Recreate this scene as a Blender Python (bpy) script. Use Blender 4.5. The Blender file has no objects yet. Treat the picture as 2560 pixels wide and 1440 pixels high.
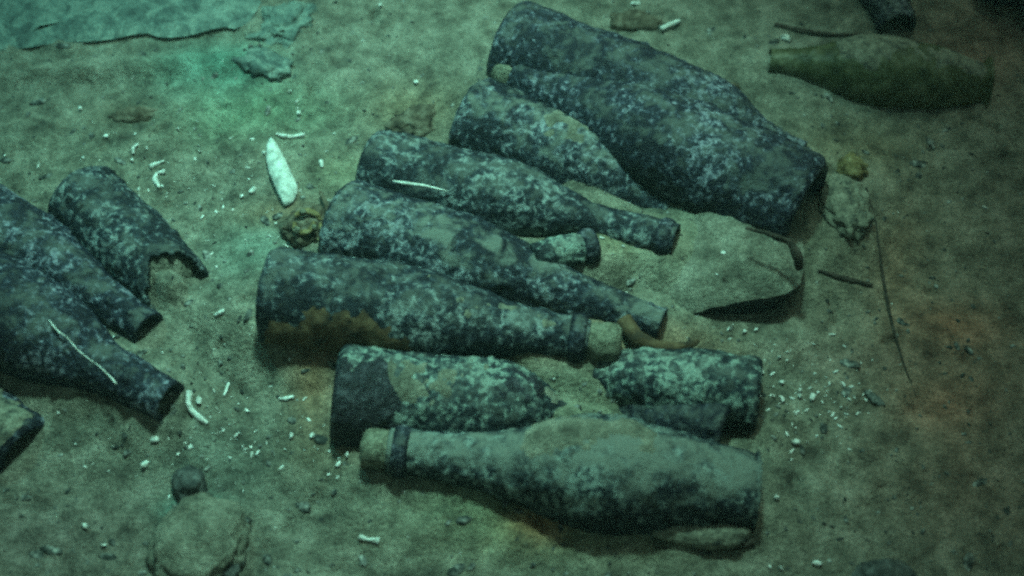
import bpy, math, random
import numpy as np
from mathutils import Vector
R = math.radians
C = bpy.context.scene.collection
S = bpy.context.scene
# ------------------------------------------------------------------ camera
PITCH = R(56); DIST = 1.18; HF = R(40)
cam = bpy.data.cameras.new('camera'); co = bpy.data.objects.new('camera', cam); C.objects.link(co)
CP = np.array([0, -DIST*math.cos(PITCH), DIST*math.sin(PITCH)])
co.location = CP; co.rotation_euler = (math.pi/2-PITCH, 0, 0)
cam.angle = HF; cam.clip_start = 0.01; cam.clip_end = 200
cam.dof.use_dof = True; cam.dof.focus_distance = 1.17; cam.dof.aperture_fstop = 3.2
S.camera = co
HAZE_D = 0.055
# ------------------------------------------------------------------ water light from above (sky filtered green by the water)
SUN_EL, SUN_AZ = R(63), R(18)          # light falls from beyond the bottles, a little from the right
w = bpy.data.worlds.new('World'); S.world = w; w.use_nodes = True
nt = w.node_tree; bg = nt.nodes['Background']
sky = nt.nodes.new('ShaderNodeTexSky'); sky.sky_type = 'NISHITA'; sky.sun_disc = False
sky.sun_elevation = SUN_EL; sky.sun_rotation = SUN_AZ
mul = nt.nodes.new('ShaderNodeMix'); mul.data_type = 'RGBA'; mul.blend_type = 'MULTIPLY'; mul.inputs[0].default_value = 1
mul.inputs[7].default_value = (0.62, 0.80, 0.42, 1)
nt.links.new(sky.outputs[0], mul.inputs[6]); nt.links.new(mul.outputs[2], bg.inputs[0])
bg.inputs[1].default_value = 0.075
sl = bpy.data.lights.new('sun', 'SUN'); sl.energy = 0.42; sl.angle = R(12); sl.color = (0.52, 1.0, 0.78)
so = bpy.data.objects.new('sun', sl); C.objects.link(so)
d = Vector((math.sin(SUN_AZ)*math.cos(SUN_EL), math.cos(SUN_AZ)*math.cos(SUN_EL), math.sin(SUN_EL)))
so.rotation_euler = d.to_track_quat('Z', 'Y').to_euler()
# the dive vehicle's lamp: its pool of light is what the photograph shows, brightest at the upper left
def spot(name, loc, tgt, power, col, size, blend, rad):
    l = bpy.data.lights.new(name, 'SPOT'); l.energy = power; l.color = col; l.spot_size = size; l.spot_blend = blend; l.shadow_soft_size = rad
    o = bpy.data.objects.new(name, l); C.objects.link(o); o.location = loc
    o.rotation_euler = (Vector(loc)-Vector(tgt)).to_track_quat('Z', 'Y').to_euler()
spot('vehicle_lamp', (0.0, 0.46, 1.42), (-0.10, 0.05, 0), 112, (0.41, 1.0, 0.77), R(42), 1.0, 0.07)
spot('vehicle_lamp', (-0.75, 0.75, 1.05), (-0.27, 0.18, 0), 24.0, (0.16, 1.0, 0.90), R(48), 1.0, 0.08)
S.view_settings.view_transform = 'Standard'; S.view_settings.look = 'None'
S.view_settings.exposure = 0.3; S.view_settings.gamma = 1; S.view_settings.use_curve_mapping = False
S.render.filter_size = 2.2
S.cycles.pixel_filter_type = 'BLACKMAN_HARRIS'; S.cycles.filter_width = 2.6
S.cycles.max_bounces = 5; S.cycles.use_denoising = False; S.cycles.use_adaptive_sampling = True; S.cycles.adaptive_threshold = 0.07; S.cycles.adaptive_min_samples = 24
# ------------------------------------------------------------------ helpers
def at(px, py, z=0.0):
    """the point of the scene at height z that the photograph shows at pixel (px, py)"""
    k = math.tan(HF/2)/1280
    x = (np.asarray(px, float)-1280)*k; y = (720-np.asarray(py, float))*k
    dx = x; dy = y*math.sin(PITCH)+math.cos(PITCH); dz = y*math.cos(PITCH)-math.sin(PITCH)
    t = (z-CP[2])/dz
    return np.stack([CP[0]+t*dx, CP[1]+t*dy, np.zeros_like(t)+z], -1)
def pix(x, y):
    """pixel of ground points"""
    k = math.tan(HF/2)/1280
    dx = x-CP[0]; dy = y-CP[1]; dz = -CP[2]
    f = dy*math.cos(PITCH)-dz*math.sin(PITCH); u = dy*math.sin(PITCH)+dz*math.cos(PITCH)
    f = np.maximum(f, 0.05)
    return 1280+dx/f/k, 720-u/f/k
M32 = np.uint64(0xffffffff)
def _h(ix, iy, iz, seed):
    v = (ix.astype(np.int64)*374761393+iy.astype(np.int64)*668265263+iz.astype(np.int64)*2147483647+seed*1274126177).astype(np.uint64)
    v = (v ^ (v >> np.uint64(13))) & M32; v = (v*np.uint64(1274126177)) & M32; v = (v ^ (v >> np.uint64(16))) & M32
    v = (v*np.uint64(2246822519)) & M32; v = (v ^ (v >> np.uint64(15))) & M32
    return v.astype(float)/4294967295.0
def vnoise(p, seed=0):
    i = np.floor(p); f = p-i; f = f*f*(3-2*f); x, y, z = i[:, 0], i[:, 1], i[:, 2]
    r = 0
    for a in (0, 1):
        for b in (0, 1):
            for c in (0, 1):
                wt = (f[:, 0] if a else 1-f[:, 0])*(f[:, 1] if b else 1-f[:, 1])*(f[:, 2] if c else 1-f[:, 2])
                r = r+wt*_h(x+a, y+b, z+c, seed)
    return r*2-1
def fbm(p, scale, oct=3, seed=0):
    r = 0; a = 1; n = 0
    for k in range(oct):
        r = r+a*vnoise(p*scale*2**k+17.3*k, seed+k); n += a; a *= .5
    return r/n
def sstep(a, b, x):
    t = np.clip((x-a)/(b-a), 0, 1); return t*t*(3-2*t)
def mesh_obj(name, verts, faces, mat, parent=None, loc=None, smooth=True):
    verts = np.asarray(verts, float)
    loc = np.zeros(3) if loc is None else np.asarray(loc, float)
    me = bpy.data.meshes.new(name); me.from_pydata((verts-loc).tolist(), [], faces); me.materials.append(mat)
    if smooth: me.polygons.foreach_set('use_smooth', [True]*len(me.polygons))
    me.update()
    o = bpy.data.objects.new(name, me); C.objects.link(o)
    if parent is not None: o.parent = parent
    else: o.location = loc
    return o
def tag(o, label=None, cat=None, group=None, kind=None):
    if label: o['label'] = label
    if cat: o['category'] = cat
    if group: o['group'] = group
    if kind: o['kind'] = kind
    return o
def empty(name, loc):
    o = bpy.data.objects.new(name, None); C.objects.link(o); o.location = loc; o.empty_display_size = .02; return o
def ico(sub=4):
    import bmesh
    bm = bmesh.new(); bmesh.ops.create_icosphere(bm, subdivisions=sub, radius=1)
    v = np.array([q.co[:] for q in bm.verts]); f = [tuple(q.index for q in g.verts) for g in bm.faces]; bm.free(); return v, f
ICO, ICO2 = {k: ico(k) for k in (2, 3, 4, 5)}, None
# ------------------------------------------------------------------ materials
def mat(name, cols, scale, rough=.85, detail=6, bump=.3, bscale=None, bdist=.002, ramp=(.35, .5, .65), fine=.35, fscale=900, attr=None, spec=.25, dist=0.0, big=0.0, seed=0.0, dust_shade=0.0, dr=(1.85, 2.35)):
    m = bpy.data.materials.new(name); m.use_nodes = True; t = m.node_tree; N = t.nodes; L = t.links
    b = N['Principled BSDF']; b.inputs['Roughness'].default_value = rough; b.inputs['Specular IOR Level'].default_value = spec
    g = N.new('ShaderNodeNewGeometry'); mp = N.new('ShaderNodeMapping'); mp.inputs[1].default_value = (seed, seed*.7, -seed)
    L.new(g.outputs['Position'], mp.inputs[0])
    def noise(sc, dt=detail, rg=.6, ds=dist):
        n = N.new('ShaderNodeTexNoise'); n.inputs['Scale'].default_value = sc; n.inputs['Detail'].default_value = dt
        n.inputs['Roughness'].default_value = rg; n.inputs['Distortion'].default_value = ds; L.new(mp.outputs[0], n.inputs['Vector']); return n
    n1 = noise(scale)
    val = n1.outputs[0]
    if big:
        n0 = noise(22, 3, .5, .3)
        mx = N.new('ShaderNodeMath'); mx.operation = 'MULTIPLY_ADD'; L.new(n0.outputs[0], mx.inputs[0]); mx.inputs[1].default_value = big; 
        ad = N.new('ShaderNodeMath'); ad.operation = 'SUBTRACT'; L.new(val, ad.inputs[0]); ad.inputs[1].default_value = big/2
        L.new(ad.outputs[0], mx.inputs[2]); val = mx.outputs[0]
    r = N.new('ShaderNodeValToRGB'); L.new(val, r.inputs[0])
    while len(r.color_ramp.elements) < len(cols): r.color_ramp.elements.new(.5)
    for e, p, c in zip(r.color_ramp.elements, ramp, cols): e.position = p; e.color = (*c, 1)
    col = r.outputs[0]
    if fine:
        n2 = noise(fscale, 3, .6, 0)
        mr = N.new('ShaderNodeMapRange'); mr.inputs[1].default_value = .3; mr.inputs[2].default_value = .7
        mr.inputs[3].default_value = 1-fine; mr.inputs[4].default_value = 1+fine; L.new(n2.outputs[0], mr.inputs[0])
        mm = N.new('ShaderNodeMix'); mm.data_type = 'RGBA'; mm.blend_type = 'MULTIPLY'; mm.inputs[0].default_value = 1
        L.new(col, mm.inputs[6]); L.new(mr.outputs[0], mm.inputs[7]); col = mm.outputs[2]
    if dust_shade:
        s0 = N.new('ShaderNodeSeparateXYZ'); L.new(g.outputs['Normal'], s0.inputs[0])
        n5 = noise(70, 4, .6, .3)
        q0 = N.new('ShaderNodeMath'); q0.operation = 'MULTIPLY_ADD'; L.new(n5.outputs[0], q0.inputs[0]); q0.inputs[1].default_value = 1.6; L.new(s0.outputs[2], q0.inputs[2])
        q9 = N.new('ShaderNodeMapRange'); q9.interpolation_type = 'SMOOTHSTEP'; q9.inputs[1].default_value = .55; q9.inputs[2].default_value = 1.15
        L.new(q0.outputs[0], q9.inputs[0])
        m0 = N.new('ShaderNodeMix'); m0.data_type = 'RGBA'; L.new(q9.outputs[0], m0.inputs[0]); m0.inputs[6].default_value = (*cols[0], 1); L.new(col, m0.inputs[7]); col = m0.outputs[2]  # undersides darkened by normal: paints their shade where silt hasn't settled
        sp = N.new('ShaderNodeSeparateXYZ'); L.new(g.outputs['Normal'], sp.inputs[0])
        n4 = noise(48, 5, .65, .4)
        q1 = N.new('ShaderNodeMath'); q1.operation = 'MULTIPLY_ADD'; L.new(n4.outputs[0], q1.inputs[0]); q1.inputs[1].default_value = 2.2; L.new(sp.outputs[2], q1.inputs[2])
        q2 = N.new('ShaderNodeMapRange'); q2.interpolation_type = 'SMOOTHSTEP'; q2.inputs[1].default_value = dr[0]; q2.inputs[2].default_value = dr[1]; q2.inputs[4].default_value = dust_shade
        L.new(q1.outputs[0], q2.inputs[0])
        mm = N.new('ShaderNodeMix'); mm.data_type = 'RGBA'; L.new(q2.outputs[0], mm.inputs[0]); L.new(col, mm.inputs[6]); mm.inputs[7].default_value = (.145, .155, .135, 1); col = mm.outputs[2]
    if attr:
        a = N.new('ShaderNodeAttribute'); a.attribute_name = attr
        mm = N.new('ShaderNodeMix'); mm.data_type = 'RGBA'; mm.blend_type = 'MULTIPLY'; mm.inputs[0].default_value = 1
        L.new(col, mm.inputs[6]); L.new(a.outputs['Color'], mm.inputs[7]); col = mm.outputs[2]
    L.new(col, b.inputs['Base Color'])
    n3 = noise(bscale or scale*2.2, 8, .65, 0)
    bp = N.new('ShaderNodeBump'); bp.inputs['Strength'].default_value = bump; bp.inputs['Distance'].default_value = bdist
    L.new(n3.outputs[0], bp.inputs['Height']); L.new(bp.outputs[0], b.inputs['Normal'])
    return m
DK = (.005, .007, .013); MD = (.022, .030, .042); LT = (.21, .24, .24)
M = {}
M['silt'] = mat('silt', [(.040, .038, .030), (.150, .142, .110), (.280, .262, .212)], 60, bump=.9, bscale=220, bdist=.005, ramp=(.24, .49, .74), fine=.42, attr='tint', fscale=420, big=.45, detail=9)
M['silt_plain'] = mat('silt_plain', [(.040, .038, .030), (.150, .142, .110), (.280, .262, .212)], 60, bump=.9, bscale=220, bdist=.005, ramp=(.24, .49, .74), fine=.42, fscale=420, big=.45, detail=9)
M['drape'] = mat('silt_drape', [(.040, .042, .038), (.140, .132, .100), (.225, .21, .165)], 120, bump=.6, bscale=400, bdist=.002, ramp=(.33, .48, .70), fine=.55, fscale=520)
def crust(name, tint=(1, 1, 1), seed=0, ramp=(.44, .54, .68), sc=165, lift=1.0, dust_shade=.45, dr=(1.85, 2.35)):
    f = lambda c: tuple(a*b*lift for a, b in zip(c, tint))
    return mat(name, [f(DK), f(MD), f(LT)], sc, rough=.6, bump=.8, bscale=280, bdist=.003, ramp=ramp, fine=.5, fscale=560, dist=.5, big=.55, seed=seed, dust_shade=dust_shade, dr=dr)
M['crust'] = crust('encrusted_glass')
M['crust_blue'] = crust('blue_encrusted_glass', (1, .95, 1.12), 3.1, (.46, .56, .70), 195)
M['crust_dark'] = crust('dark_encrusted_glass', (1.0, .9, 1.0), 5.3, (.49, .60, .76), 200)
M['crust_pale'] = crust('pale_encrusted_glass', (1, 1.08, .95), 7.7, (.40, .50, .63), 165)
M['crust_silted'] = crust('silted_encrusted_glass', (1, 1.05, .97), 9.1, (.40, .50, .63), 165, 1.0, .98, (1.58, 2.3))
M['crust_dusty'] = crust('dusty_encrusted_glass', (1, .98, 1.05), 4.4, (.44, .54, .67), 180, 1.0, .85, (1.85, 2.4))
M['shade_dark'] = mat('shade_dark_glass', [(.006, .006, .010), (.018, .018, .026), (.09, .09, .10)], 150, rough=.5, bump=.8, bscale=280, bdist=.003, ramp=(.42, .56, .74), spec=.3, fine=.5, fscale=500)  # near-black glass colour used to paint in shade
M['olive'] = mat('olive_glass', [(.020, .024, .010), (.050, .054, .022), (.13, .13, .08)], 60, rough=.45, bump=.5, bdist=.0015, ramp=(.3, .5, .72), fine=.45, fscale=560, big=.4)
M['cork'] = mat('silted_cork', [(.05, .05, .035), (.150, .145, .105), (.24, .235, .18)], 130, bump=.9, bscale=350, bdist=.003, ramp=(.32, .48, .7), fine=.45, fscale=500)
M['white'] = mat('white_shell', [(.28, .28, .24), (.58, .58, .54), (.78, .78, .74)], 260, rough=.6, fine=.35, bump=.6)
M['blade'] = mat('pale_blade', [(.28, .30, .27), (.50, .52, .48), (.62, .64, .60)], 130, rough=.7, fine=.35, bump=.6)
M['rock'] = mat('dark_rock', [(.02, .022, .022), (.06, .062, .060), (.13, .135, .13)], 90, bump=.7, bdist=.004, dist=.4)
M['brown'] = mat('brown_growth', [(.035, .026, .018), (.085, .066, .045), (.17, .145, .11)], 110, bump=.7, bdist=.003)
M['twig'] = mat('dark_twig', [(.018, .014, .010), (.035, .026, .02), (.07, .05, .04)], 160, bump=.5)
M['yellow'] = mat('yellow_sponge', [(.07, .05, .02), (.19, .14, .06), (.32, .26, .14)], 150, bump=.7, bdist=.003)
M['timber'] = mat('silted_timber', [(.045, .065, .062), (.10, .135, .12), (.18, .22, .19)], 60, bump=.7, bscale=300, dist=1.0, fine=.5, fscale=520, big=.4)
M['teal'] = mat('teal_stain', [(.05, .065, .055), (.11, .125, .105), (.14, .21, .185)], 45, bump=.7, bscale=260, bdist=.003, fine=.45, fscale=420, big=.4)
M['rust'] = mat('rusty_growth', [(.030, .020, .013), (.085, .050, .026), (.15, .10, .055)], 80, bump=.6, bdist=.003, ramp=(.35, .5, .68))
# ------------------------------------------------------------------ where every bottle lies
SPEC = []
def bot(*a, **k): SPEC.append((a, k))
WINE = [(.0, .93), (.004, .98), (.02, 1.0), (.38, 1.0), (.46, .985), (.54, .92), (.62, .80), (.70, .66), (.78, .55), (.86, .48), (.93, .445), (1.0, .43)]
SLIM = [(.0, .93), (.02, 1.0), (.36, 1.0), (.46, .96), (.55, .82), (.62, .62), (.70, .46), (.80, .40), (.9, .38), (1.0, .38)]
SQUAT = [(.0, .93), (.02, 1.0), (.55, 1.0), (.66, .96), (.76, .82), (.83, .58), (.88, .44), (.94, .40), (1.0, .40)]
# the corked bottle in front of the pile
bot('wine_bottle', 'corked dark wine bottle with a pale cork and rusty underside, across the centre', (668, 735), (1472, 850), .0385, .044, .040, 'crust', cork=(.026, .0150),
       silt=[(1.0, .45, .98, .002, .1, 'drape'), (.66, .05, .46, .0014, 0, 'rust', (-.1, -1.0, -.15))], seed=2)
bot('wine_bottle', 'bottle with a shade-painted base and dark shoulder spot, just below the corked central one', (838, 985), (1480, 1045), .0400, .026, .006, 'crust_pale', prof=SQUAT, lip=False,
       silt=[(.15, .0, .19, .0010, 0, 'shade_dark', (-.1, -1.0, .05)), (.95, .60, .78, .0012, 0, 'shade_dark', (0, -.2, 1.0)), (1.02, .2, .9, .002, 0, 'silt_plain')], seed=4)  # dark patches paint the base's shade and a hole's dark inside
bot('wine_bottle', 'large bottle with a pale silted cork, lowest of the pile', (1888, 1226), (972, 1125), .0395, .022, .030, 'crust_silted', cork=(.021, .0155),
       prof=[(.0, .66), (.02, .72), (.15, .88), (.28, 1.04), (.40, 1.13), (.48, 1.08), (.56, .93), (.64, .73), (.72, .58), (.80, .49), (.9, .44), (1.0, .42)],
       silt=[(.95, .30, .62, .0022, -.1, 'silt_plain', (0, .55, 1))], seed=6)
bot('wine_bottle', 'mottled bottle with its base to the right, pale crusted, under the brown curved twig', (1900, 985), (1340, 925), .0290, .024, .010, 'crust_pale', lip=False, bank=.3, seed=8)
bot('wine_bottle', 'short dark bottle fragment wedged under the mottled bottle at the lower right', (1820, 1088), (1400, 985), .0235, .020, -.016, 'crust_dark', lip=False, tmax=.8, bank=.2, seed=9)
# the pile
bot('wine_bottle', 'dark bottle right above the corked central one, neck ending at the brown curved twig', (842, 560), (1655, 815), .0400, .020, .024, 'crust_dusty', lip=False,
       prof=[(.0, .93), (.02, 1.0), (.40, 1.0), (.48, .95), (.56, .82), (.64, .66), (.72, .55), (.80, .48), (.92, .42), (1.0, .38)], silt=None, seed=11)
bot('wine_bottle', 'slim bottle with a bluish white streak near its base end', (925, 425), (1690, 603), .0375, .012, .030, 'crust', prof=SLIM, silt=None, seed=13)
bot('wine_bottle', 'broad silt-dusted bottle between the blue-streaked bottle and the big upper bottle', (1168, 292), (1745, 545), .0400, .012, .004, 'crust_dusty', lip=False, silt=[(1.05, .34, .95, .0020, .7, 'silt_plain')], seed=15)
bot('wine_bottle', 'long blue-grey mottled bottle with its base at the right and silted mouth at upper left', (2015, 525), (1290, 190), .0470, .034, .030, 'crust_blue', cork=(.020, .0150), lip=False, seed=17,
       prof=[(.0, .93), (.02, 1.0), (.45, 1.0), (.54, .94), (.62, .82), (.70, .68), (.78, .56), (.86, .45), (1.0, .36)])
bot('wine_bottle', 'silt-veiled bottle behind the long blue-grey one, its base edge at the top centre', (1262, 112), (2000, 400), .0450, .024, .016, 'crust_blue', lip=False, prof=SQUAT, silt=None, seed=19)
bot('bottle_neck', 'small open bottle neck with a pale rim in the middle of the pile', (1330, 650), (1476, 616), .0150, .040, .036, 'crust_pale', prof=[(0, .9), (.3, 1), (.8, .85), (1, .8)], seed=37, cat='bottle neck', group=None)
# left side
bot('wine_bottle', 'broken bottle with a concave broken end and a pale silt patch, upper left group', (200, 490), (640, 925), .0310, .010, .006, 'crust', lip=False, tmax=.8,
       cut=lambda h: .49+.10*abs(math.cos(h))**2.0+.010*math.sin(7*h+1)+.006*math.sin(17*h), silt=[(.50, .30, .41, .003, .0, 'silt_plain', (0, -.3, 1))], seed=23)
bot('wine_bottle', 'silt-covered bottle with its mouth ending left of the brownish silt, middle of the left group', (-170, 480), (372, 825), .0370, .012, .020, 'crust_blue', silt=None, seed=25, lip=False)
bot('wine_bottle', 'dark bottle at the left edge with a thin white line along its neck', (-140, 700), (425, 1005), .0420, .028, .030, 'crust_blue', seed=27, prof=SLIM[:5]+[(.62, .68), (.70, .54), (.8, .47), (.9, .44), (1, .43)], lip=False)
bot('wine_bottle', 'dim bottle base in the lower left corner, sunk in silt', (70, 1135), (-330, 800), .0300, -.004, -.004, 'crust_blue', lip=False, silt=[(.55, .05, 1, .003, 0, 'drape')], seed=29)
# upper right
bot('wine_bottle', 'smooth olive green bottle alone at the upper right, neck pointing left', (2462, 215), (1922, 152), .0350, .006, .016, 'olive', amp=.7, lip=False, prof=[(.0, .50), (.04, .62), (.25, .90), (.50, 1), (.60, .93), (.68, .78), (.76, .58), (.84, .44), (.92, .36), (1, .32)],
       silt=[(.85, .05, .7, .0012, .2, 'drape', (0, .3, 1))], seed=31)
bot('wine_bottle', 'dark bottle neck coming down from the top edge above the olive bottle', (2080, -330), (2243, 70), .0430, .02, .02, 'crust_dark', lip=False, seed=33)
bot('wine_bottle', 'nearly black bottle end in the top right corner', (2520, 25), (2900, -260), .0430, .02, .02, 'crust_dark', seed=35, lip=False)
# ------------------------------------------------------------------ seabed: one sheet, finest where the bottles lie
ax = lambda lo, hi, step, far: np.concatenate([-np.geomspace(-lo+.02, far, 26)[::-1] if lo < 0 else [], np.arange(lo, hi, step), np.geomspace(hi+.02, far, 26)])
gx = ax(-.66, .66, .0022, 12.0); gy = ax(-.42, .66, .0022, 12.0)
X, Y = np.meshgrid(gx, gy); xf, yf = X.ravel(), Y.ravel()
P = np.stack([xf, yf, np.zeros_like(xf)], 1)
px, py = pix(xf, yf)
inr = (np.abs(xf) < 1.2) & (np.abs(yf) < 1.2)
H = np.zeros_like(xf)
Q = P[inr]
H[inr] = .009*fbm(Q, 5, 2, 1)+.008*fbm(Q, 18, 3, 5)+.0042*fbm(Q, 55, 3, 9)
pits = sstep(.40, .75, fbm(Q, 60, 2, 21)); H[inr] -= .006*pits
lump = sstep(.35, .8, fbm(Q, 130, 2, 31)); H[inr] += .0018*lump
H[~inr] = .03*fbm(P[~inr]+3, .8, 3, 41)*sstep(1.2, 4, np.hypot(xf, yf)[~inr])
# drifts of silt banked against and between the bottles: px, py, half length, half width (px), angle, height (m)
DRIFT = [(1490, 1095, 200, 62, 9, .036), (1600, 690, 170, 60, 10, .022), (1840, 600, 150, 90, 8, .034), (1400, 460, 230, 50, 35, .030),
         (1180, 570, 120, 32, 22, .045), (1250, 935, 190, 22, 3, .012), (1400, 990, 110, 30, 22, .012), (1750, 1325, 110, 45, -3, .018),
         (1350, 200, 200, 60, 28, .012), (435, 745, 62, 50, 45, .036), (240, 1000, 120, 50, 30, .010), (1180, 330, 60, 50, 0, .008),
         (1600, 470, 120, 30, 38, .026), (1150, 1060, 120, 20, 8, .020), (2140, 520, 70, 80, 0, .014), (1930, 860, 200, 80, 10, .010),
         (520, 1340, 110, 100, 0, .020), (340, 700, 30, 100, -45, .010), (1900, 1120, 80, 60, 40, .014), (300, 172, 330, 26, -4, .012), (1330, 1010, 40, 60, 0, .012), (1800, 525, 150, 40, 20, .016), (860, 1140, 60, 25, 10, .006)]
for (cx, cy, a, b, an, h) in DRIFT:
    c, s = math.cos(R(an)), math.sin(R(an)); dx, dy = px-cx, py-cy
    u, v = (dx*c+dy*s)/a, (-dx*s+dy*c)/b
    H += h*np.exp(-(u*u+v*v)**1.3)*(np.abs(yf) < 2)
def bank():
    n_ = np.abs(yf) < .9; q = np.stack([xf[n_], yf[n_]], 1); out = np.zeros(len(q)); wv = fbm(np.stack([q[:, 0], q[:, 1], 0*q[:, 0]], 1), 30, 2, 77)
    for a_, k_ in SPEC:
        b_, m_, r_, z0, z1 = a_[2:7]; P0, P1 = at(*b_, z0), at(*m_, z1); bk = k_.get('bank', .75)
        pf = k_.get('prof', WINE); dv = P1[:2]-P0[:2]; L2 = dv@dv; tm = k_.get('tmax', 1.0)
        t = np.clip(((q-P0[:2])@dv)/L2, 0, tm); d_ = np.hypot(*(q-P0[:2]-t[:, None]*dv).T)
        rr = r_*np.interp(t, [x for x, y in pf], [y for x, y in pf]); zc = z0+(z1-z0)*t
        lev = zc-rr*(1-bk)
        e = np.maximum(0, d_-rr*.6)/(.044+.014*wv)
        out = np.maximum(out, lev*np.exp(-e**1.6))
    H[n_] = np.maximum(H[n_], 0)*.35+H[n_]*.65+np.maximum(0, out-np.maximum(H[n_], 0)*.6)
bank()
# patches of differently coloured silt (mineral and rust stains; the upper-left teal one paints in a glow): px, py, rx, ry, rgb, strength
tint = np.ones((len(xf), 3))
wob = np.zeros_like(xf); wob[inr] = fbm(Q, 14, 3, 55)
STAIN_GLOW = [(550, 180, 120, 60, (.50, 1.45, 1.45), .7), (650, 290, 150, 60, (.65, 1.25, .95), .6), (640, 640, 90, 90, (.7, 1.2, 1.25), .5), (150, 380, 260, 70, (.95, 1.0, .95), .4),
         (1290, 895, 200, 36, (2.2, 1.1, .5), .95), (1560, 1080, 260, 130, (1.0, 1.1, .92), .6), (1345, 1318, 60, 42, (1.6, .85, .65), .8),
         (1850, 640, 200, 120, (1.0, 1.05, .95), .7), (1500, 640, 100, 50, (1.3, 1.25, 1), .6), (700, 540, 90, 30, (1.2, .85, .7), .8),
         (1400, 1350, 300, 60, (1.1, 1.1, .85), .6), (2330, 760, 230, 250, (1.12, .88, .80), .8), (2400, 1150, 260, 250, (1.1, .86, .82), .8), (2250, 640, 60, 110, (1.2, .85, .7), .6), (2390, 800, 110, 50, (1.4, .85, .7), .6), (2370, 1010, 110, 60, (1.25, .85, .75), .6), (1700, 1010, 50, 30, (.8, .8, .8), .5),
         (2440, 130, 150, 100, (1.25, .75, .68), .7), (1040, 290, 90, 60, (1.1, .9, .7), .8), (2090, 900, 200, 40, (1.0, .8, .85), .3),
         (790, 960, 50, 110, (1.45, .95, .7), .8), (760, 880, 90, 60, (1.2, 1.05, .85), .5), (100, 1350, 320, 120, (.9, .85, .9), .8), (830, 1150, 120, 60, (.85, .75, .65), .6),
         (485, 1285, 60, 30, (.5, 1.4, 1.45), .8), (1700, 880, 160, 40, (1.15, .85, .7), .6), (560, 1180, 140, 90, (.85, 1.0, 1.05), .6), (2130, 380, 120, 60, (1.15, .95, .75), .6),
         (1250, 1250, 200, 60, (.9, 1.25, .95), .5), (300, 290, 80, 40, (.7, .65, .6), .8), (860, 440, 90, 50, (1.05, 1.15, .85), .5)]
for (cx, cy, a, b, c, s) in STAIN_GLOW:
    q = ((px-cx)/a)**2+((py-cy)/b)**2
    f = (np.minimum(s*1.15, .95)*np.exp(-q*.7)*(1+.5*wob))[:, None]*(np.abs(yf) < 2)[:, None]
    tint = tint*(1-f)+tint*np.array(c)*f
nx, ny = len(gx), len(gy)
me = bpy.data.meshes.new('seabed')
idx = (np.arange(ny-1)[:, None]*nx+np.arange(nx-1)[None, :]).ravel()
F = np.stack([idx, idx+1, idx+1+nx, idx+nx], 1).astype(np.int32)
me.vertices.add(len(xf)); me.vertices.foreach_set('co', np.stack([xf, yf, H], 1).ravel())
me.loops.add(F.size); me.loops.foreach_set('vertex_index', F.ravel())
me.polygons.add(len(F)); me.polygons.foreach_set('loop_start', np.arange(len(F), dtype=np.int32)*4)
me.polygons.foreach_set('use_smooth', np.ones(len(F), bool)); me.update(calc_edges=True)
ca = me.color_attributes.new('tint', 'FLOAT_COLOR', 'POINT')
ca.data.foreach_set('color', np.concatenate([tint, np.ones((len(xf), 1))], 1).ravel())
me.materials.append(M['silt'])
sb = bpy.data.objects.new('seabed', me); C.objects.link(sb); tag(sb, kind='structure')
ix0 = lambda v, g: np.clip(np.searchsorted(g, v)-1, 0, len(g)-2)
def gz(x, y):
    return float(H.reshape(ny, nx)[ix0(y, gy), ix0(x, gx)])
def gp(x, y, dz=0.0):
    """point on the seabed seen at a pixel"""
    z = 0.0
    for _ in range(4):
        p = at(x, y, z); z = gz(p[0], p[1])+dz
    return at(x, y, z)
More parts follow.
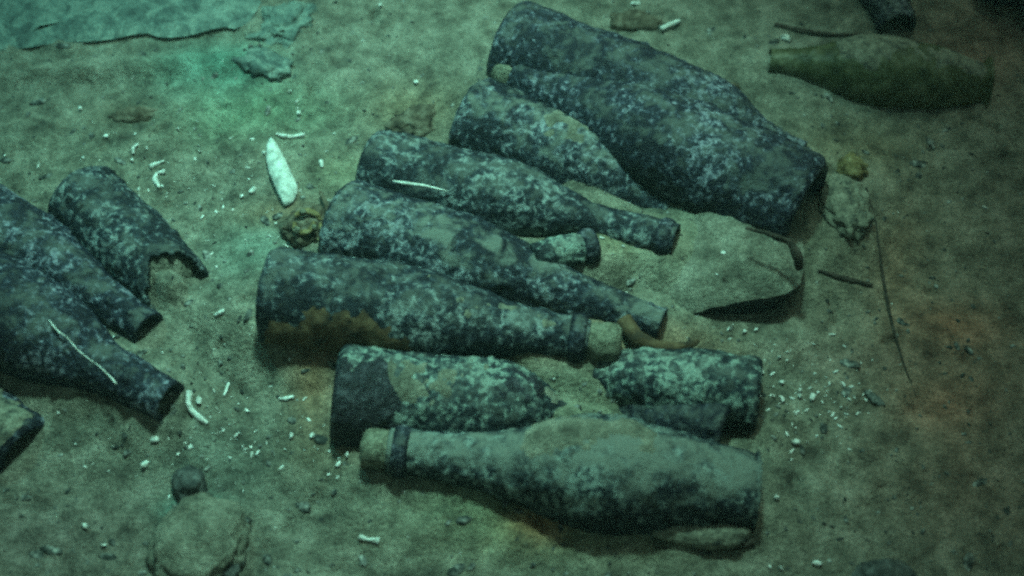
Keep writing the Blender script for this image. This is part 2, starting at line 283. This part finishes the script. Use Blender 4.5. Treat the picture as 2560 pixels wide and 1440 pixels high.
# ------------------------------------------------------------------ bottles
def bottle(name, label, base, mouth, rad, z0, z1, m='crust', prof=WINE, cork=False, lip=True, amp=1.0, silt=None, cut=None, hole=None, seed=1, cat='bottle', siltmat='drape', tmax=1.0, group='encrusted bottles scattered on the seabed', bank=0):
    P0, P1 = at(*base, z0), at(*mouth, z1)
    A = P1-P0; L = np.linalg.norm(A); A = A/L
    U = np.array([0, 0, 1.])-A[2]*A; U /= np.linalg.norm(U); W = np.cross(A, U)
    root = empty(name, P0); tag(root, label, cat, group)
    nr, na = 150, 84
    T = np.concatenate([np.linspace(0, .03, 9)[:-1], np.linspace(.03, tmax, nr)])
    pr = np.interp(T, [a for a, b in prof], [b for a, b in prof])
    pr = np.convolve(np.pad(pr, 4, mode='edge'), np.ones(9)/9, 'valid'); pr[:8] = np.sqrt(np.clip(1-(1-T[:8]/.03)**2*.28, 0, 1))*pr[8]
    # the punt inside the base first, then the wall, then back into the mouth
    T = np.concatenate([[.09, .085, .07, .04, .012, .0], T]); pr = np.concatenate([[.001, .15, .32, .5, .66, .78], pr])
    if tmax >= 1.0 and not cut:
        T = np.concatenate([T, [1.0, .985, .93, .90]]); pr = np.concatenate([pr, [.34, .29, .28, .002]])
    th = np.linspace(0, 2*math.pi, na, endpoint=False)
    TT, TH = np.meshgrid(T, th, indexing='ij'); PR = np.repeat(pr[:, None], na, 1)
    def surf(extra):
        dirv = np.cos(TH)[..., None]*W+np.sin(TH)[..., None]*U
        base_p = P0+A*(TT*L)[..., None]+dirv*(PR*rad)[..., None]
        q = base_p.reshape(-1, 3)
        d = (.0022*fbm(q+seed, 26, 2, 61)+.0016*fbm(q+seed, 85, 3, 63)+.0007*fbm(q, 260, 2, 65)+.0022*sstep(.30, .75, fbm(q+seed, 105, 2, 67)))*amp
        d = d.reshape(TT.shape)*np.minimum(1, PR*2)
        return base_p+dirv*(d+extra)[..., None], dirv
    V, dirv = surf(np.zeros_like(TT))
    n0 = len(T)
    faces = []
    for i in range(n0-1):
        for j in range(na):
            j2 = (j+1) % na
            if cut is not None or hole is not None:
                t_, h_ = T[i], th[j]
                if cut is not None and t_ > cut(h_): continue
                if hole is not None and hole(t_, h_): continue
            faces.append((i*na+j, i*na+j2, (i+1)*na+j2, (i+1)*na+j))
    o = mesh_obj('glass_body', V.reshape(-1, 3), faces, M[m], root, P0)
    if cut is not None or hole is not None:
        sm = o.modifiers.new('thick', 'SOLIDIFY'); sm.thickness = .0035; sm.offset = -1
    if cut is not None:
        c_ = P0+A*L*.45+U*.0; v, f = ICO[4]; v = v*(1+.15*fbm(v, 1.5, 3, 4))[:, None]
        v = c_+(v[:, :1]*A*L*.13+v[:, 1:2]*W*rad*.97+v[:, 2:]*U*rad*.95); mesh_obj('silt_fill', v, f, M['silt_plain'], root, P0)
    rn = prof[-1][1]*rad
    if lip and tmax >= 1.0 and cut is None:
        vs, fs = [], []; nt_, k = 48, 12
        for i in range(nt_):
            a = 2*math.pi*i/nt_; dv = math.cos(a)*W+math.sin(a)*U
            for j in range(k):
                b = 2*math.pi*j/k
                vs.append(P0+A*(L*.965+.0065*math.sin(b))+dv*(rn+.0002+.0035*math.cos(b)))
        vs = np.array(vs); vs += (.0008*fbm(vs, 120, 2, 71))[:, None]*U
        for i in range(nt_):
            for j in range(k):
                fs.append((i*k+j, i*k+(j+1) % k, ((i+1) % nt_)*k+(j+1) % k, ((i+1) % nt_)*k+j))
        mesh_obj('lip', vs, fs, M['crust_dark'], root, P0)
    if cork:
        cl, cr = cork
        prc = [(-.012, .8), (0, .95), (.15, 1.0), (.6, 1.04), (.85, .96), (.96, .75), (1.0, .02)]
        vs, fs = [], []; k = 40
        for (t_, r_) in [(a, b) for a, b in zip(np.linspace(-.1, 1, 22), np.interp(np.linspace(-.1, 1, 22), [a for a, b in prc], [b for a, b in prc]))]:
            for i in range(k):
                a = 2*math.pi*i/k; dv = math.cos(a)*W+math.sin(a)*U
                vs.append(P0+A*(L*1.0+cl*t_)+dv*cr*r_)
        vs = np.array(vs); nrm = vs-(P0+A*(L+cl*.5)); nrm /= np.linalg.norm(nrm, axis=1)[:, None]
        vs += nrm*(.002*fbm(vs, 90, 3, 81))[:, None]
        for q in range(21):
            for i in range(k): fs.append((q*k+i, q*k+(i+1) % k, (q+1)*k+(i+1) % k, (q+1)*k+i))
        ck = mesh_obj('cork', vs, fs, M['cork'], root, P0)
    if silt:
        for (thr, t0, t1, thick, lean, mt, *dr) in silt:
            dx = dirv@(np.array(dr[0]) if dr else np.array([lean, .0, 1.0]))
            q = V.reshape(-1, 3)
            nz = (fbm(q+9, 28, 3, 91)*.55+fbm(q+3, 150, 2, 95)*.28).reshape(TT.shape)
            mk = dx-thr+nz*(2.2 if mt == 'shade_dark' else 1)-3*np.maximum(0, t0-TT)*4-3*np.maximum(0, TT-t1)*4
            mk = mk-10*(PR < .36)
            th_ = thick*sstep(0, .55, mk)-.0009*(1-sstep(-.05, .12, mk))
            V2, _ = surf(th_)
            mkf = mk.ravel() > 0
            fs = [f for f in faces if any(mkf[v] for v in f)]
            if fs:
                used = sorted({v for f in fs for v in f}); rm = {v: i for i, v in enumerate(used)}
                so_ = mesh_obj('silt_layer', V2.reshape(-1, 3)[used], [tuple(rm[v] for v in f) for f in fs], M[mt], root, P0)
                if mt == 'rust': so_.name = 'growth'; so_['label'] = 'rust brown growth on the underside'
                if mt == 'shade_dark': so_.name = 'shade_patch'; so_['label'] = 'dark patch painted in for shade'
    return root
for a_, k_ in SPEC: bottle(*a_, **k_)
# ------------------------------------------------------------------ lumps, tubes and plates
def lump_mesh(c, size, rot, rough=.3, seed=0, sub=4, freq=1.6):
    v, f = ICO[sub]
    n = fbm(v+seed*3.7, freq, 4, seed)
    v = v*(1+rough*n)[:, None]*np.array(size)
    a = R(rot); x = v[:, 0]*math.cos(a)-v[:, 1]*math.sin(a); y = v[:, 0]*math.sin(a)+v[:, 1]*math.cos(a)
    return np.stack([x, y, v[:, 2]], 1)+c, f
def lump(name, label, cat, p, size, rot=0, m='rock', rough=.35, seed=0, dz=0.0, group=None, freq=1.6, sub=4, parent=None):
    c = gp(*p)+np.array([0, 0, dz]); v, f = lump_mesh(c, size, rot, rough, seed, sub, freq)
    return tag(mesh_obj(name, v, f, M[m], None, c), label, cat, group)
def tube_mesh(pts, rads, k=10, seed=0, jit=.0):
    pts = np.array(pts, float); n = len(pts)
    s = np.linspace(0, n-1, max(12, n*8)); t = np.arange(n)
    pp = np.stack([np.interp(s, t, pts[:, i]) for i in range(3)], 1)
    for _ in range(6): pp[1:-1] = (pp[:-2]+2*pp[1:-1]+pp[2:])/4
    rr = np.interp(s, t, rads)
    pp = pp+jit*np.stack([fbm(pp, 60, 2, seed+i) for i in range(3)], 1)
    tg = np.gradient(pp, axis=0); tg /= np.linalg.norm(tg, axis=1)[:, None]+1e-9
    up = np.array([0, 0, 1.]); vs, fs = [], []
    for i in range(len(pp)):
        a = np.cross(tg[i], up); a /= np.linalg.norm(a)+1e-9; b = np.cross(a, tg[i])
        for j in range(k):
            an = 2*math.pi*j/k; vs.append(pp[i]+rr[i]*(math.cos(an)*a+math.sin(an)*b))
    for i in range(len(pp)-1):
        for j in range(k): fs.append((i*k+j, i*k+(j+1) % k, (i+1)*k+(j+1) % k, (i+1)*k+j))
    fs.append(tuple(range(k))[::-1]); fs.append(tuple((len(pp)-1)*k+j for j in range(k)))
    vs = np.array(vs); vs += (np.mean(rads)*.25)*np.stack([fbm(vs, 300, 2, seed+5+i) for i in range(3)], 1)
    return vs, fs
def tube(name, label, cat, pxs, rads, m='white', z=None, group=None, seed=0, jit=0.0, lift=.001):
    pts = [gp(x, y, lift) if z is None else at(x, y, zz) for (x, y), zz in zip(pxs, z if z is not None else [0]*len(pxs))]
    v, f = tube_mesh(pts, rads, seed=seed, jit=jit)
    return tag(mesh_obj(name, v, f, M[m], None, pts[0]), label, cat, group)
def plate(name, label, cat, pxs, thick, m, z=None, lift=.001, crown=.002, group=None, seed=0, edge=None, tilt=None, rag=.0015, hum=0.0):
    """a flat shard from an outline, with its own thickness and a slightly domed top"""
    c = np.mean(pxs, axis=0); n = len(pxs); ring = 7; vs, fs = [], []
    k = 6; out = []
    for i in range(n):
        a, b = np.array(pxs[i], float), np.array(pxs[(i+1) % n], float)
        for j in range(k): out.append(a+(b-a)*j/k)
    out = np.array(out)
    for _ in range(3): out = (np.roll(out, 1, 0)+2*out+np.roll(out, -1, 0))/4
    N_ = len(out); zc = gp(*c)[2]+lift if z is None else z
    for q in range(ring+1):
        f_ = 1-q/ring
        p2 = c+(out-c)*f_
        w3 = at(p2[:, 0], p2[:, 1], zc); tk = thick if tilt is None else thick+(tilt[0]-thick)*sstep(tilt[1], tilt[2], p2[:, 0])
        w3[:, 2] += tk+crown*(1-f_**2)
        if q == 0: w3[:, 2] -= .15*thick
        vs.append(w3)
    bi = c+(out-c)*.95; bt = at(bi[:, 0], bi[:, 1], zc-.004); vs.insert(0, bt); vs = np.concatenate(vs)
    vs[:, 2] += (.0012*fbm(vs, 120, 3, seed))+hum*fbm(vs, 38, 3, seed+2)
    vs[:, :2] += rag*np.stack([fbm(vs, 25, 3, seed+8), fbm(vs, 25, 3, seed+9)], 1)
    vs[:, :2] += .0008*np.stack([fbm(vs, 200, 2, seed+3), fbm(vs, 200, 2, seed+4)], 1)
    es = []
    for q in range(ring+1):
        for i in range(N_): (es if edge and q < 1 else fs).append((q*N_+i, q*N_+(i+1) % N_, (q+1)*N_+(i+1) % N_, (q+1)*N_+i))
    fs.append(tuple(range(N_))[::-1])
    if edge:
        l0 = at(c[0], c[1], zc); rt = empty(name, l0); mesh_obj('silt_cover', vs, fs, M[m], rt, l0); mesh_obj('dark_edge', vs, es, M[edge], rt, l0, smooth=False)
        return tag(rt, label, cat, group)
    return tag(mesh_obj(name, vs, fs, M[m], None, at(c[0], c[1], zc)), label, cat, group)
# the plank at the upper left
plate('ship_timber', 'broad flat silted timber with a dark lower edge, running out of the top left corner', 'timber', [(-200, -160), (520, -160), (640, -30), (655, 40), (610, 78), (420, 100), (200, 118), (-200, 150)], .006, 'timber', lift=-.002, seed=3, edge='brown', rag=.014)
lump('rock', 'dim grey rock leaning at the right end of the silted timber', 'rock', (715, 62), (.030, .024, .008), 40, 'timber', .7, 7, dz=.001, freq=2.6, sub=5)
lump('rock', 'rough silty lump with dark cracks below the grey rock by the timber', 'rock', (665, 165), (.026, .016, .007), -20, 'timber', .7, 9, dz=.000, freq=2.6)
lump('debris_clump', 'curved brown debris heap at the upper left, above the thin worm tubes', 'debris', (335, 290), (.022, .009, .008), 10, 'brown', .5, 11)
lump('debris_clump', 'dark brown debris clump at the top, beside the white stick', 'debris', (1590, 58), (.026, .013, .009), -5, 'brown', .55, 13)
lump('debris_clump', 'loose brown mossy debris left of the broad silt-dusted bottle', 'debris', (1040, 300), (.026, .017, .006), 30, 'brown', .7, 15, freq=3)
lump('debris_clump', 'small brown tuft on the upper edge of the long blue-grey bottle', 'debris', (1815, 232), (.014, .006, .007), 20, 'brown', .5, 17, dz=.004)
lump('rock', 'dark rounded stone at the lower left, above the half-buried vessel', 'rock', (478, 1215), (.013, .015, .011), 0, 'rock', .4, 19, dz=.003)
lump('buried_jar', 'half-buried rounded silted vessel at the bottom left, below the dark rounded stone', 'jar', (492, 1352), (.036, .037, .019), 0, 'silt_plain', .32, 21, dz=-.010, freq=2.0, sub=5)
lump('rock', 'small black stone on the bottom edge below the buried vessel', 'rock', (572, 1425), (.009, .011, .007), 0, 'rock', .4, 22, dz=.002)
lump('rock', 'low dark lump at the bottom edge toward the right corner', 'rock', (2215, 1440), (.022, .012, .010), 0, 'rock', .5, 23)
lump('sea_sponge', 'yellow-brown sponge on the sand right of the long blue-grey bottle', 'sponge', (2128, 425), (.013, .012, .010), 0, 'yellow', .5, 25, dz=.002, freq=3)
lump('debris_clump', 'pale gravelly heap spilling from the base of the long blue-grey bottle', 'debris', (2110, 520), (.020, .030, .010), 10, 'crust_pale' if 0 else 'drape', .6, 27, freq=3.5)
lump('shell_fragment', 'flat silted shard with a dark lower edge below the lowest bottle', 'shard', (1755, 1330), (.038, .012, .009), -3, 'drape', .2, 29)
tube('twig', 'straight black twig under the flat silted shard near the bottom', 'twig', [(1640, 1371), (1760, 1372), (1835, 1368), (1885, 1352)], [.0012, .0022, .0028, .004], 'twig', seed=2)
tube('twig', 'brown curved twig at the end of the pile between the cork and the mottled bottle', 'twig', [(1560, 800), (1590, 845), (1640, 868), (1700, 870), (1745, 852)], [.007, .0065, .0055, .0045, .002], 'rust', z=[.034, .034, .031, .028, .026], seed=4)
tube('twig', 'thin dark twig on the open sand right of the buried bottle', 'twig', [(2045, 676), (2110, 697), (2180, 713)], [.0015, .0024, .0016], 'twig', seed=6)
tube('cable', 'long thin dark line curving down the sand at the right', 'cable', [(2165, 470), (2190, 560), (2205, 680), (2225, 790), (2255, 900), (2290, 990)], [.0010, .0012, .0014, .0014, .0010, .0006], 'twig', seed=8, lift=.0004)
tube('twig', 'fine dark twig lying on the silt of the buried bottle, near its base', 'twig', [(1865, 570), (1920, 583), (1972, 602), (1995, 640), (1998, 672)], [.0012, .0018, .0022, .0045, .003], 'twig', z=[.073, .073, .070, .062, .050], seed=10)
tube('twig', 'thin dark twig behind the neck of the olive bottle', 'twig', [(1935, 62), (2010, 80), (2090, 88), (2170, 86)], [.0025, .003, .002, .001], 'twig', seed=12)
tube('white_stick', 'short straight white stick beside the brown debris at the top', 'stick', [(1652, 72), (1698, 52)], [.0028, .0018], 'white', lift=.004)
plate('bone_blade', 'pale blade-shaped shell fragment standing out left of the pile', 'shell fragment', [(680, 345), (702, 380), (722, 425), (745, 470), (742, 495), (728, 518), (712, 520), (695, 490), (672, 440), (664, 400), (668, 365)], .004, 'blade', lift=.004, crown=.005, seed=5)
plate('buried_bottle', 'bottle hidden under a broad pale silt mound, only its dark curved lower edge showing', 'bottle', [(1640, 800), (1690, 806), (1760, 797), (1850, 790), (1940, 782), (1975, 760), (1992, 700), (1988, 640), (1962, 590), (1900, 535), (1820, 500), (1740, 508), (1680, 545), (1600, 580), (1540, 650), (1580, 740)], .003, 'silt_plain', z=.006, crown=.016, seed=8, edge='shade_dark', hum=.007, rag=.008, tilt=(.026, 1640, 1880))  # near-black rim colour paints in the shade under the mound
# white worm tubes, each its own
WT = [('curved white worm tube lying across the tip of the pale blade', [(690, 334), (710, 340), (735, 342), (760, 337)], .0019),
      ('stubby white worm tube at the upper left, pointing up to the right', [(374, 418), (410, 402)], .0022),
      ('bent white worm tube just below the stubby one at the upper left', [(398, 470), (385, 448), (392, 432), (412, 428)], .0021),
      ('faint hooked worm tube above the stubby one at the upper left', [(345, 362), (333, 368), (333, 385)], .0013),
      ('thick crooked white worm tube right of the neck of the left edge bottle', [(474, 980), (470, 1005), (482, 1030), (500, 1045), (518, 1058)], .0024),
      ('small pale worm tube between the crooked one and the broken bottle below the pile', [(697, 997), (715, 997), (735, 992)], .0016),
      ('white rod-like worm tube on the sand at the bottom centre', [(900, 1343), (922, 1350), (948, 1352)], .0022),
      ('thin upright worm tube right of the crooked white one', [(572, 958), (566, 975), (560, 990)], .0011),
      ('small slanted white tube left of the corked bottle base', [(540, 788), (560, 776)], .0022),
      ('tiny upright white tube between the blade and the pile', [(803, 402), (805, 418)], .0018)]
for i, (lb, pts, r) in enumerate(WT):
    tube('worm_tube', lb, 'worm tube', pts, [r*(.45+.75*abs(math.sin(1.9*i+1.3*q))) for q in range(len(pts))], 'white', group='white worm tubes on the sand', seed=i*7, jit=.0006, lift=.0015)
tube('worm_tube', 'bluish white worm tube streak on the slim bottle', 'worm tube', [(982, 452), (1010, 458), (1062, 464), (1120, 478)], [.0006, .0016, .0012, .0004], 'white', z=[.0500, .0515, .0505, .0480], seed=40)
tube('worm_tube', 'thin white tube running along the neck of the left edge bottle', 'worm tube', [(118, 795), (150, 830), (165, 838), (200, 880), (240, 905), (292, 962)], [.0003, .0008, .0004, .0006, .0003, .0009], 'white', z=[.0645, .0635, .062, .060, .057, .0525], seed=42, jit=.0015)
# the yellowish shell cluster between the blade and the pile
yc = gp(765, 565); yr = empty('shell_cluster', yc); tag(yr, 'yellowish cluster of curled shells and growth at the tip of the pale blade', 'shell cluster')
v, f = lump_mesh(yc, (.020, .018, .008), 20, .6, 33, 4, 3); mesh_obj('growth', v, f, M['brown'], yr, yc)
for (pts, r) in [([(738, 540), (755, 530), (775, 528), (792, 536), (800, 550)], .0028), ([(736, 556), (738, 572), (752, 582), (770, 580), (782, 568), (784, 556)], .0026), ([(800, 560), (808, 575), (806, 592), (795, 602)], .0026)]:
    P_ = [gp(x, y, .011) for x, y in pts]; v, f = tube_mesh(P_, [r*.7]+[r]*(len(P_)-2)+[r*.6], seed=int(pts[0][0])); mesh_obj('shell', v, f, M['yellow'], yr, yc)
for (x, y, r) in [(742, 575, .0034), (806, 592, .003), (758, 530, .0028), (786, 568, .0025)]:
    c = gp(x, y, .013); v, f = lump_mesh(c, (r, r, r), 0, .3, int(x), 3); mesh_obj('shell_tip', v, f, M['cork'], yr, yc)
# brittle brown strands rising behind the cluster
tube('twig', 'thin brown strand arching beside the yellowish shell cluster', 'twig', [(800, 480), (815, 510), (822, 545), (826, 590)], [.0015, .002, .002, .0015], 'brown', seed=14, lift=.006)
tube('twig', 'dark twig slanting down to the blue-streaked bottle from the brown debris', 'twig', [(1005, 325), (1040, 350), (1085, 378), (1100, 372)], [.0015, .0022, .0022, .001], 'twig', seed=16, lift=.004)
# white shell grains
G = {'tiny white shell grain on the sand right of the mottled bottle base': [(1862, 828, 1.0), (1890, 824, .9), (1948, 893, 1.3), (1905, 930, 1.0), (1955, 955, 1.1), (1935, 990, .9), (1957, 998, 1.1), (2000, 975, 1.1), (2000, 990, 1.4), (2032, 992, 1.4), (2102, 1018, 1.0)],
     'white shell grain on the sand beyond the base of the lowest bottle': [(1990, 1105, 1.5), (1941, 1242, 1.3)],
     'white shell grain near the bottom edge at the right': [(2042, 1408, 1.4), (1952, 1420, 1.5), (1925, 1416, .8)],
     'white shell grain on the silt over the buried bottle': [(1808, 633, 1.2), (1792, 687, 1.1)],
     'white shell grain at the dark base of the broken bottle': [(728, 1088, 1.6), (780, 1088, 1.3)],
     'white shell grain below the cork of the lowest bottle': [(868, 1137, 1.6), (846, 1160, 1.0)],
     'white shell grain on the open sand around the pale blade': [(747, 282, 1.5), (632, 476, 1.6), (445, 322, 1.2), (200, 270, 1.2), (265, 340, 1.2), (500, 378, 1.0), (660, 380, .8), (1040, 205, 1.6), (330, 400, 1.2), (605, 490, .8), (725, 228, 1.2)],
     'white shell grain on the sand of the lower left': [(388, 1098, 1.7), (362, 1160, 1.7), (258, 1363, 1.5), (212, 1315, 1.1), (10, 575, 2.2), (575, 1145, .9), (497, 1000, 1.3)],
     'small white shell along the top edge of the picture': [(1590, 8, 1.8), (2360, 147, 2.0), (950, 12, 1.2), (1965, 95, 2.2)]}
for gi, (lb, L_) in enumerate(G.items()):
    for i, (x, y, s) in enumerate(L_):
        c = gp(x, y, .0022 if 'buried' not in lb else .0022)
        if 'buried' in lb: c = at(x, y, .060)
        if x in (1862, 1890): pass
        v, f = lump_mesh(c, (.0019*s*(.8+.5*math.sin(i*2.3+gi)), .0014*s, .0011*s), i*47, .75, gi*20+i, 3, 1.9)
        tag(mesh_obj('shell_grain', v, f, M['white'], None, c), lb, 'shell', 'white shell grains: '+lb.split(' grain ')[-1])
# grit: far too many to count
rng = np.random.default_rng(5); v0, f0 = ICO[2]; f0 = np.array(f0)
vs, fs = [], []; n = 0
for i in range(2600):
    x, y = rng.uniform(-100, 2660), rng.uniform(-100, 1540)
    p = at(x, y, 0.0); z = gz(p[0], p[1]); p[2] = z
    s = .0005+.0014*rng.random()**3; sc = s*np.array([1+rng.random(), 1, .7])
    a = rng.random()*6.28; v = v0*sc; v = np.stack([v[:, 0]*math.cos(a)-v[:, 1]*math.sin(a), v[:, 0]*math.sin(a)+v[:, 1]*math.cos(a), v[:, 2]], 1)+p
    vs.append(v); fs.append(f0+n); n += len(v)
for i in range(420):
    x, y = rng.uniform(-100, 2660), rng.uniform(-100, 1540)
    p = at(x, y, 0.0); p[2] = gz(p[0], p[1])
    s = .0012+.0034*rng.random()**2; v = v0*(1+.5*fbm(v0+i, 1.7, 2, 3))[:, None]*s*np.array([1.2+rng.random(), .9, .35])
    a = rng.random()*6.28; v = np.stack([v[:, 0]*math.cos(a)-v[:, 1]*math.sin(a), v[:, 0]*math.sin(a)+v[:, 1]*math.cos(a), v[:, 2]], 1)+p
    vs.append(v); fs.append(f0+n); n += len(v)
vs = np.concatenate(vs); fs = np.concatenate(fs)
M['grit'] = mat('grit', [(.02, .022, .02), (.11, .11, .10), (.42, .42, .38)], 160, ramp=(.42, .55, .78), detail=2, fine=0)
wv, wf, wn = [], [], 0
for i in range(520):
    cx, cy, sx, sy = [(480, 450, 330, 200), (520, 1080, 260, 160), (2000, 990, 170, 110), (1300, 720, 900, 500)][i % 4]
    x, y = rng.normal(cx, sx*.6), rng.normal(cy, sy*.6)
    p = at(x, y, 0.0); p[2] = gz(p[0], p[1])+.0005
    s_ = .0004+.0010*rng.random()**2.5; v = v0*(1+.5*fbm(v0+i, 1.9, 2, 3))[:, None]*s_*np.array([1+1.6*rng.random(), .8, .6])
    a = rng.random()*6.28; v = np.stack([v[:, 0]*math.cos(a)-v[:, 1]*math.sin(a), v[:, 0]*math.sin(a)+v[:, 1]*math.cos(a), v[:, 2]], 1)+p
    wv.append(v); wf.append(f0+wn); wn += len(v)
o = mesh_obj('shell_grit', np.concatenate(wv), np.concatenate(wf).tolist(), M['white']); tag(o, 'tiny white shell crumbs strewn over the silt', 'shell grit', kind='stuff')
o = mesh_obj('grit', vs, fs.tolist(), M['grit']); tag(o, 'fine dark and pale grit strewn over the silt', 'grit', kind='stuff')

# fill inside the broken bottle of the left group
# ------------------------------------------------------------------ murky water
hz = bpy.data.materials.new('water_haze'); hz.use_nodes = True; t = hz.node_tree; t.nodes.clear()
ou = t.nodes.new('ShaderNodeOutputMaterial'); vo = t.nodes.new('ShaderNodeVolumePrincipled')
vo.inputs['Color'].default_value = (.55, .85, .78, 1); vo.inputs['Density'].default_value = HAZE_D; vo.inputs['Anisotropy'].default_value = .2
t.links.new(vo.outputs[0], ou.inputs['Volume'])
b_ = 12.6; z0_, z1_ = -1.2, 1.6
hv = [(x, y, z) for z in (z0_, z1_) for x, y in ((-b_, -b_), (b_, -b_), (b_, b_), (-b_, b_))]
o = mesh_obj('haze', hv, [(3, 2, 1, 0), (4, 5, 6, 7), (0, 1, 5, 4), (1, 2, 6, 5), (2, 3, 7, 6), (3, 0, 4, 7)], hz, smooth=False); tag(o, 'greenish murky sea water', 'water', kind='stuff')
